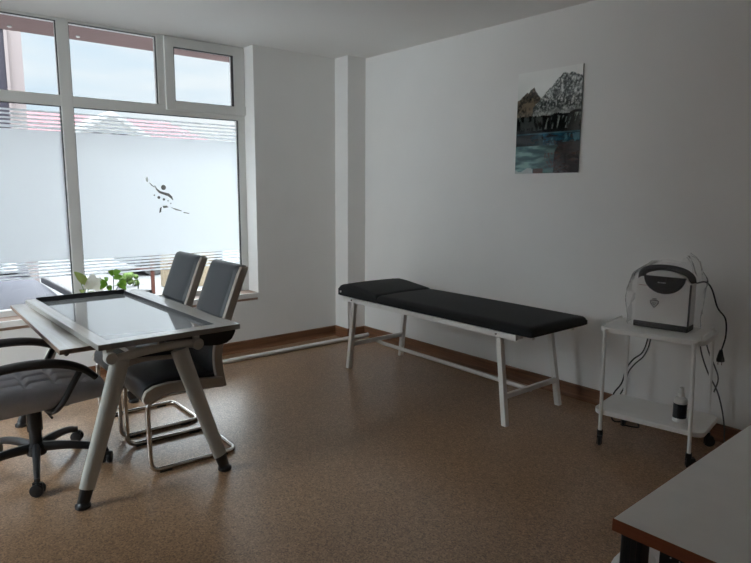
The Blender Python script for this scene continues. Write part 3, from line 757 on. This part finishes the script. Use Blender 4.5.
# device on the trolley
dv = thing('therapy_device', 'white portable medical device with black handle on the trolley top', 'device', (3.222, -.338, .6672), R(8))
hw, dp, hh = .139, .052, .276
outl = [(-hw, .028), (hw, .028), (hw, hh-.02), (hw-.02, hh), (.104, hh+.006)]
for k in range(0, 13): a = R(15*k); outl.append((.008+.094*math.cos(a), hh+.006+.038*math.sin(a)))
outl += [(-.09, hh+.006), (-hw+.02, hh), (-hw, hh-.02)]
MB().prism(outl, 'y', -dp, dp).build('body', M['device'], dv, bevel=.008, smooth='auto')
m = MB(); m.box((-hw-.002, -dp-.003, 0), (hw+.002, dp+.003, .034), r=.006); m.build('base', M['blackpl'], dv)
m = MB(); m.box((hw-.004, -dp-.003, .03), (hw+.003, -dp+.010, hh-.02)); m.build('edge_strip', M['blackpl'], dv)
pan = [(-.098, hh+.012), (.114, hh+.012)]+[(.008+.106*math.cos(R(-k*15)), hh+.012+.094*math.sin(R(-k*15))) for k in range(1, 12)]
pn = MB().prism(pan, 'y', -dp-.010, -dp+.01).build('control_panel', M['navy'], dv, bevel=.003)
m = MB()
for i, wd in enumerate((.007, .005, .006, .007, .005)): m.box((-.024+i*.009, -dp-.0112, hh-.024), (-.024+i*.009+wd, -dp-.0098, hh-.018))
m.build('panel_lettering', M['whiteink'], pn)
m = MB(); m.tube(spline([(-.122, -dp+.03, hh-.012), (-.116, -dp+.022, hh+.018), (-.092, -dp+.016, hh+.040), (-.05, -dp+.014, hh+.053), (.008, -dp+.014, hh+.057), (.064, -dp+.014, hh+.053), (.106, -dp+.016, hh+.040), (.132, -dp+.022, hh+.018), (.139, -dp+.03, hh-.012)], 6), .011, 10, rx=1.7)
m.build('handle', M['blackpl'], dv, smooth='auto')
# small shield emblem: outlined, with a pointed foot
m = MB(); yv = -dp-.001
def loop(pts, wd=.0032):
    P = [(ec+(p_[0]-ec)*1.05, yv, ez+(p_[1]-ez)*1.05) for p_ in pts]; m.tube(P, wd, 6, closed=True)
ec, ez = -.036, .142
loop([(ec-.020, ez+.008), (ec-.012, ez+.012), (ec+.012, ez+.012), (ec+.020, ez+.008), (ec+.018, ez-.004), (ec, ez-.026), (ec-.018, ez-.004)])
loop([(ec-.010, ez+.020), (ec+.010, ez+.020), (ec+.007, ez+.013), (ec-.007, ez+.013)]); loop([(ec-.009, ez-.002), (ec+.009, ez-.002), (ec, ez-.014)])
m.build('emblem', M['greyink'], dv)
m = MB()
for x0, x1, z in ((-.125, -.02, .232), (-.02, .055, .222)): m.box((x0, -dp-.0012, z-.0012), (x1, -dp+.001, z+.0012))
m.build('red_stripe', M['redink'], dv)
m = MB(); m.tube(spline([(.138, .045, .255), (.175, .08, .262), (.200, .115, .22), (.225, .155, .12), (.258, .20, .055), (.266, .205, -.04), (.250, .205, -.13)], 8), .0042, 8)
cb = m.build('power_cord', M['cable'], dv, smooth='auto')
m = MB(); px3 = (.250, .205, -.13); m.tube([(px3[0], px3[1], px3[2]+.01), (px3[0], px3[1], px3[2]-.02), (px3[0]+.001, px3[1], px3[2]-.045), (px3[0]+.002, px3[1], px3[2]-.055)], [.008, .015, .021, .020], 12)
m.build('plug', M['cable'], cb, smooth='auto')
m = MB()
for s_ in (-1, 1): m.tube([(px3[0]+s_*.009, px3[1], px3[2]-.054), (px3[0]+s_*.009, px3[1], px3[2]-.075)], .0024, 8)
m.build('plug_pin', M['chrome'], cb)
# clear bag pulled loosely over the device
bg = MB(); n_u, n_v = 44, 22; rings = []
for j in range(n_v+1):
    v = j/n_v; z = .012+.355*v
    k = 1.0 if v < .70 else 1-.5*((v-.70)/.30)**2
    ring = []
    for i in range(n_u):
        a = 2*math.pi*i/n_u; ca_, sa_ = math.cos(a), math.sin(a); pw_ = .42
        x = math.copysign(abs(ca_)**pw_, ca_)*.178*k+.03*(v > .6)*(v-.6)*2.5; y = math.copysign(abs(sa_)**pw_, sa_)*.108*k
        q_ = NZ.fractal(Vector((a*2.2 if False else ca_*3, sa_*3, v*4)), 1., 2., 4)*.020*(.5+v)
        x += ca_*q_; y += sa_*q_
        zz = z+.02*NZ.noise(Vector((ca_*3, sa_*3, 7)))*v+(.035 if (ca_ > .4 and v > .9) else 0)
        ring.append(bg.bm.verts.new((x, y, zz)))
    rings.append(ring)
for j in range(n_v):
    for i in range(n_u): bg.bm.faces.new((rings[j][i], rings[j][(i+1) % n_u], rings[j+1][(i+1) % n_u], rings[j+1][i]))
bgo = bg.build('plastic_bag', M['bagclear'], smooth=True); bgo.location = (3.222, -.338, .6672); bgo.rotation_euler.z = R(8)
tag(bgo, 'crumpled clear plastic bag covering the device on the trolley', 'bag')
# bottle
bt = thing('bottle', 'white plastic bottle with dark label on the lower trolley shelf', 'bottle', (3.384, -.420, .1965))
MB().lathe([(.020, 0), (.031, .003), (.033, .010), (.033, .118), (.031, .128), (.022, .136), (.014, .138), (.014, .142)], 28).build('body', M['device'], bt, smooth='auto')
MB().lathe([(.0336, .026), (.0338, .027), (.0338, .103), (.0336, .104)], 28).build('label_sleeve', M['navy'], bt, smooth='auto')
MB().lathe([(.0155, .139), (.0165, .141), (.0165, .160), (.012, .163), (.0115, .188), (.009, .190)], 20).build('cap', M['silledge'], bt, smooth='auto')
# cables behind the trolley
m = MB()
m.tube(spline([(3.02, -.075, .62), (3.015, -.07, .52), (2.985, -.06, .43), (2.925, -.05, .37), (2.885, -.05, .30), (2.86, -.05, .20), (2.815, -.06, .115), (2.83, -.10, .02), (2.92, -.22, .007), (2.99, -.12, .007), (3.06, -.20, .007), (2.97, -.24, .007)], 8), .0045, 8)
tag(m.build('cable', M['cable'], smooth='auto'), 'black cable hanging behind the left of the trolley and coiled on the floor', 'cable')
m = MB(); m.tube(spline([(3.035, -.075, .62), (3.03, -.07, .50), (2.995, -.06, .41), (2.94, -.055, .345), (2.90, -.05, .28), (2.875, -.04, .18), (2.85, -.04, .12)], 8), .004, 8)
tag(m.build('cable', M['cable'], smooth='auto'), 'shorter black cable twisted beside the longer one behind the trolley', 'cable')
m = MB(); m.tube(spline([(3.305, -.06, .61), (3.32, -.05, .50), (3.365, -.05, .39), (3.42, -.05, .30), (3.455, -.05, .20), (3.48, -.06, .10), (3.50, -.08, .008), (3.56, -.1, .008)], 8), .004, 8)
tag(m.build('cable', M['greycable'], smooth='auto'), 'thin grey cable running down behind the right of the trolley', 'cable')
m = MB(); m.tube(spline([(3.335, -.065, .61), (3.36, -.06, .52), (3.40, -.06, .44), (3.425, -.06, .37), (3.41, -.06, .29)], 8), .004, 8)
tag(m.build('cable', M['greycable'], smooth='auto'), 'short grey cable loop hanging at the trolley right rear post', 'cable')

# ------------------------------------------------------------------ floor pipe
m = MB(); m.tube([(.262, -4.6, .019), (.262, -1.5, .019), (.262, -.012, .019)], .019, 14)
pp = m.build('floor_pipe', M['pipe'], smooth='auto'); tag(pp, 'white pipe lying on the floor along the window wall', 'pipe')

# ------------------------------------------------------------------ front table
tb = thing('table', 'pale grey table with orange brown edge in the front right corner', 'table', (4.113, -2.456, 0), R(1.1))
tp = MB().box((.0015, .0015, .677), (.95, 1.45, .705)).build('tabletop', M['tabletop'], tb)
m = MB(); m.box((0, 0, .677), (.95, .0015, .7045)); m.box((0, .0015, .677), (.0015, 1.45, .7045)); m.build('edge_band', M['tableedge'], tp)
for x, y in ((.008, .022), (.87, .022), (.008, 1.35), (.87, 1.35)):
    m = MB(); m.box((x, y, .012), (x+.047, y+.05, .677), r=.008)
    for k in range(3): m.box((x+.009+k*.012, y-.002, .03), (x+.014+k*.012, y+.004, .676))
    m.box((x-.004, y-.004, 0), (x+.051, y+.054, .014), r=.004); m.build('leg', M['legblack'], tb)
m = MB(); m.box((.092, .030, .30), (.87, .036, .672)); mp_ = m.build('modesty_panel', M['armpl'], tb)
m = MB()
for j in range(10):
    for i in range(22): m.lathe([(.0016, 0), (.0016, .0012)], 8, Matrix.Translation((.115+i*.018+(j % 2)*.009, .030, .655-j*.018)) @ Matrix.Rotation(R(90), 4, 'X'))
tag(m.build('perforation', M['whiteink'], mp_), kind='stuff')
# white sack beside the table leg
m = MB(); rings = []; nn = 28
for j, (rz_, k) in enumerate(((0, .75), (.04, 1.0), (.15, 1.05), (.28, 1.0), (.38, .95), (.45, .85), (.49, .68), (.505, .40), (.508, .1))):
    rings.append([m.bm.verts.new((math.copysign(abs(math.cos(t_))**.6, math.cos(t_))*.125*k*(1+.06*NZ.noise(Vector((math.cos(t_)*2, math.sin(t_)*2, rz_*9)))), math.copysign(abs(math.sin(t_))**.6, math.sin(t_))*.10*k*(1+.10*NZ.noise(Vector((math.cos(t_)*3, math.sin(t_)*3, rz_*8+4)))), rz_+.012*NZ.noise(Vector((math.cos(t_)*3, math.sin(t_)*3, 2)))*(1 if j else 0))) for t_ in [2*math.pi*i/nn for i in range(nn)]])
for j in range(len(rings)-1):
    for i in range(nn): m.bm.faces.new((rings[j][i], rings[j][(i+1) % nn], rings[j+1][(i+1) % nn], rings[j+1][i]))
m.bm.faces.new(rings[0][::-1]); m.bm.faces.new(rings[-1])
sk = m.build('plastic_sack', M['bagwhite'], smooth=True, subsurf=1); sk.location = (4.088, -2.185, 0.0); sk.scale = (.95, .95, .98); tag(sk, 'white plastic sack standing on the floor behind the front table leg', 'bag')

# ------------------------------------------------------------------ plants on the sill
LS = 1.35
def leafshape(m, base, tip, wd, droop=.2, nrm=(0, 0, 1)):
    b0 = Vector(base); t0 = Vector(tip); d_ = t0-b0; side = d_.cross(Vector(nrm))
    if side.length < 1e-5: side = d_.cross(Vector((1, 0, 0)))
    side.normalize(); up = side.cross(d_).normalized(); n = 8; prev = None; wd *= LS
    for k in range(n+1):
        t_ = k/n; c_ = b0+d_*t_+up*(math.sin(math.pi*t_)*droop*d_.length*.5); w_ = wd*math.sin(math.pi*min(1, t_*.96+.02))**.8*(1-.25*t_)
        row = [m.bm.verts.new(c_-side*w_+up*w_*.25), m.bm.verts.new(c_), m.bm.verts.new(c_+side*w_+up*w_*.25)]
        if prev:
            for q_ in (0, 1): m.bm.faces.new((prev[q_], prev[q_+1], row[q_+1], row[q_]))
        prev = row
def solid(o, t_=.0012):
    s_ = o.modifiers.new('thick', 'SOLIDIFY'); s_.thickness = t_; return o
SZT = SZ+.031
def pot(parent, r0, r1, h_, m_):
    MB().lathe([(r0*.9, 0), (r0, .004), (r1, h_-.012), (r1+.005, h_-.010), (r1+.005, h_), (r1-.004, h_), (r1-.006, h_-.012)], 24).build('pot', m_, parent, smooth='auto')
    MB().lathe([(.001, h_-.014), (r1-.006, h_-.014), (r1-.006, h_-.010), (.001, h_-.010)], 20).build('soil', M['soil'], parent)
# broad leaved plant
pl = thing('potted_plant', 'leafy green potted plant on the sill beyond the desk end', 'plant', (-.085, -2.245, SZT)); pot(pl, .045, .058, .115, M['potwhite'])
m = MB(); lv = MB()
stems = [((0, 0, .10), (-.005, .012, .255)), ((.01, -.01, .10), (.01, -.05, .21)), ((0, .01, .10), (.0, .06, .20))]
for a, b_ in stems: m.tube(spline([a, tuple((a[i]+b_[i])/2+random.uniform(-.006, .006) for i in range(3)), b_], 5), .003, 6)
m.build('stem', M['darkleaf'], pl)
for (a, tip, wd) in [((-.005, .012, .25), (.03, -.035, .278), .020), ((-.005, .012, .25), (.02, .062, .275), .021), ((0, .01, .22), (.03, .07, .235), .019), ((.01, -.05, .21), (.03, -.092, .190), .019), ((.01, -.05, .21), (.03, -.035, .232), .017), ((.01, -.04, .19), (.04, -.10, .150), .018), ((0, .06, .20), (.03, .098, .165), .018), ((0, .05, .18), (.05, .085, .125), .018), ((.01, -.03, .17), (.06, -.03, .13), .018), ((0, .0, .24), (-.04, .02, .28), .02), ((0, .03, .16), (.05, .02, .17), .017)]:
    leafshape(lv, a, tip, wd, .25, (1, -.4, .5))
lv.build('foliage', M['leaf'], pl, smooth=True)
# pale plant with a white flower
pl2 = thing('potted_lily', 'potted plant with white flower and yellowish leaf beside the window mullion', 'plant', (-.085, -2.425, SZT)); pot(pl2, .045, .058, .115, M['potwhite'])
m = MB(); m.tube(spline([(0, 0, .10), (.0, .01, .17), (0, .03, .215)], 5), .003, 6); m.tube(spline([(0, -.01, .10), (0, -.03, .17), (0, -.04, .21)], 5), .003, 6); m.build('stem', M['leaf'], pl2)
lv = MB(); leafshape(lv, (.01, .0, .19), (.02, -.085, .295), .026, .2, (1, 0, .2)); leafshape(lv, (.0, -.02, .15), (.05, -.05, .135), .022, .3); leafshape(lv, (.0, -.01, .12), (.04, .05, .13), .02, .3)
(lv.build('foliage', M['leafpale'], pl2, smooth=True))
lv = MB(); leafshape(lv, (.0, .02, .16), (.015, .045, .272), .034, .15, (1, 0, .1)); leafshape(lv, (.0, .03, .15), (.015, .095, .235), .034, .15, (1, 0, .1)); leafshape(lv, (.01, .02, .15), (.02, .00, .225), .03, .15, (1, 0, .1)); leafshape(lv, (.01, .05, .14), (.02, .11, .17), .03, .15, (1, 0, .1))
(lv.build('flower', M['petal'], pl2, smooth=True))
# small dark plant
pl3 = thing('potted_seedling', 'small dark plant in a black pot on the sill left of the chairs', 'plant', (-.085, -2.045, SZT))
MB().box((-.05, -.085, 0), (.05, .085, .11), r=.008).build('pot', M['blackpl'], pl3)
MB().tube(spline([(0, -.01, .10), (.005, -.008, .15), (0, -.012, .21)], 5), [.006, .006, .006, .005, .005, .005, .004, .004, .003, .003, .002], 8).build('stem', M['darkleaf'], pl3)
lv = MB(); leafshape(lv, (0, -.01, .16), (.03, -.06, .15), .012, .3); leafshape(lv, (0, -.01, .17), (.02, -.045, .172), .010, .3); leafshape(lv, (0, -.01, .15), (.03, .03, .15), .010, .3); leafshape(lv, (0, -.01, .18), (.01, .02, .20), .008, .3)
(lv.build('foliage', M['darkleaf'], pl3, smooth=True))

# ------------------------------------------------------------------ sky light
wd = bpy.data.worlds.new('overcast_sky'); S.world = wd; wd.use_nodes = True; nt = wd.node_tree; nt.nodes.clear()
out = nt.nodes.new('ShaderNodeOutputWorld'); bgd = nt.nodes.new('ShaderNodeBackground')
tc = nt.nodes.new('ShaderNodeTexCoord'); sx = nt.nodes.new('ShaderNodeSeparateXYZ'); nt.links.new(tc.outputs['Generated'], sx.inputs[0])
mp = nt.nodes.new('ShaderNodeMapping'); mp.inputs['Scale'].default_value = (1.6, 1.6, 9); nt.links.new(tc.outputs['Generated'], mp.inputs[0])
nn_ = nt.nodes.new('ShaderNodeTexNoise'); nn_.inputs['Scale'].default_value = 1.8; nn_.inputs['Detail'].default_value = 5; nt.links.new(mp.outputs[0], nn_.inputs['Vector'])
cr = nt.nodes.new('ShaderNodeValToRGB'); e = cr.color_ramp.elements
e[0].position = .32; e[0].color = (.66, .80, .93, 1); e[1].position = .68; e[1].color = (1, 1, 1, 1)
nt.links.new(nn_.outputs['Fac'], cr.inputs[0])
gr = nt.nodes.new('ShaderNodeMapRange'); gr.inputs[1].default_value = .27; gr.inputs[2].default_value = .62; gr.inputs[3].default_value = .245; gr.inputs[4].default_value = 6.0
nt.links.new(sx.outputs['Z'], gr.inputs[0])
SKY = 1.0
SIDE_LOBE = 1.65      # brighter patch of sky added in front of the unseen side window
ml = nt.nodes.new('ShaderNodeMath'); ml.operation = 'MULTIPLY'; ml.inputs[1].default_value = SKY; nt.links.new(gr.outputs[0], ml.inputs[0])
dt = nt.nodes.new('ShaderNodeVectorMath'); dt.operation = 'DOT_PRODUCT'; dt.inputs[1].default_value = Vector((.12, -.93, .35)).normalized()
nt.links.new(tc.outputs['Generated'], dt.inputs[0])
lb = nt.nodes.new('ShaderNodeMapRange'); lb.inputs[1].default_value = .25; lb.inputs[2].default_value = 1; lb.inputs[3].default_value = 0; lb.inputs[4].default_value = SIDE_LOBE; lb.interpolation_type = 'SMOOTHSTEP'
nt.links.new(dt.outputs['Value'], lb.inputs[0])
ad = nt.nodes.new('ShaderNodeMath'); ad.operation = 'ADD'; nt.links.new(gr.outputs[0], ad.inputs[0]); nt.links.new(lb.outputs[0], ad.inputs[1]); nt.links.new(ad.outputs[0], ml.inputs[0])
nt.links.new(cr.outputs[0], bgd.inputs['Color']); nt.links.new(ml.outputs[0], bgd.inputs['Strength']); nt.links.new(bgd.outputs[0], out.inputs[0])

# ------------------------------------------------------------------ camera and view
l = Vector((-.75978178, .63274847, -.14953602)); r_ = Vector((.63927619, .76895642, .00565475)); u_ = Vector((-.11856472, .09129844, .98874011))
cam = bpy.data.cameras.new('camera'); cob = bpy.data.objects.new('camera', cam); COL.objects.link(cob)
mw = Matrix((( r_.x, u_.x, -l.x, 4.7312), (r_.y, u_.y, -l.y, -3.6456), (r_.z, u_.z, -l.z, 1.40905), (0, 0, 0, 1)))
cob.matrix_world = mw
cam.sensor_fit = 'HORIZONTAL'; cam.sensor_width = 36; cam.lens = 610.874*36/751; cam.clip_start = .02; cam.clip_end = 300
S.camera = cob
S.view_settings.view_transform = 'Standard'; S.view_settings.look = 'None'; S.view_settings.gamma = 1; S.view_settings.use_curve_mapping = False
S.view_settings.exposure = 2.2
try:
    S.cycles.max_bounces = 14; S.cycles.diffuse_bounces = 8; S.cycles.transparent_max_bounces = 16; S.cycles.sample_clamp_indirect = 6
    S.cycles.use_denoising = True
except Exception: pass
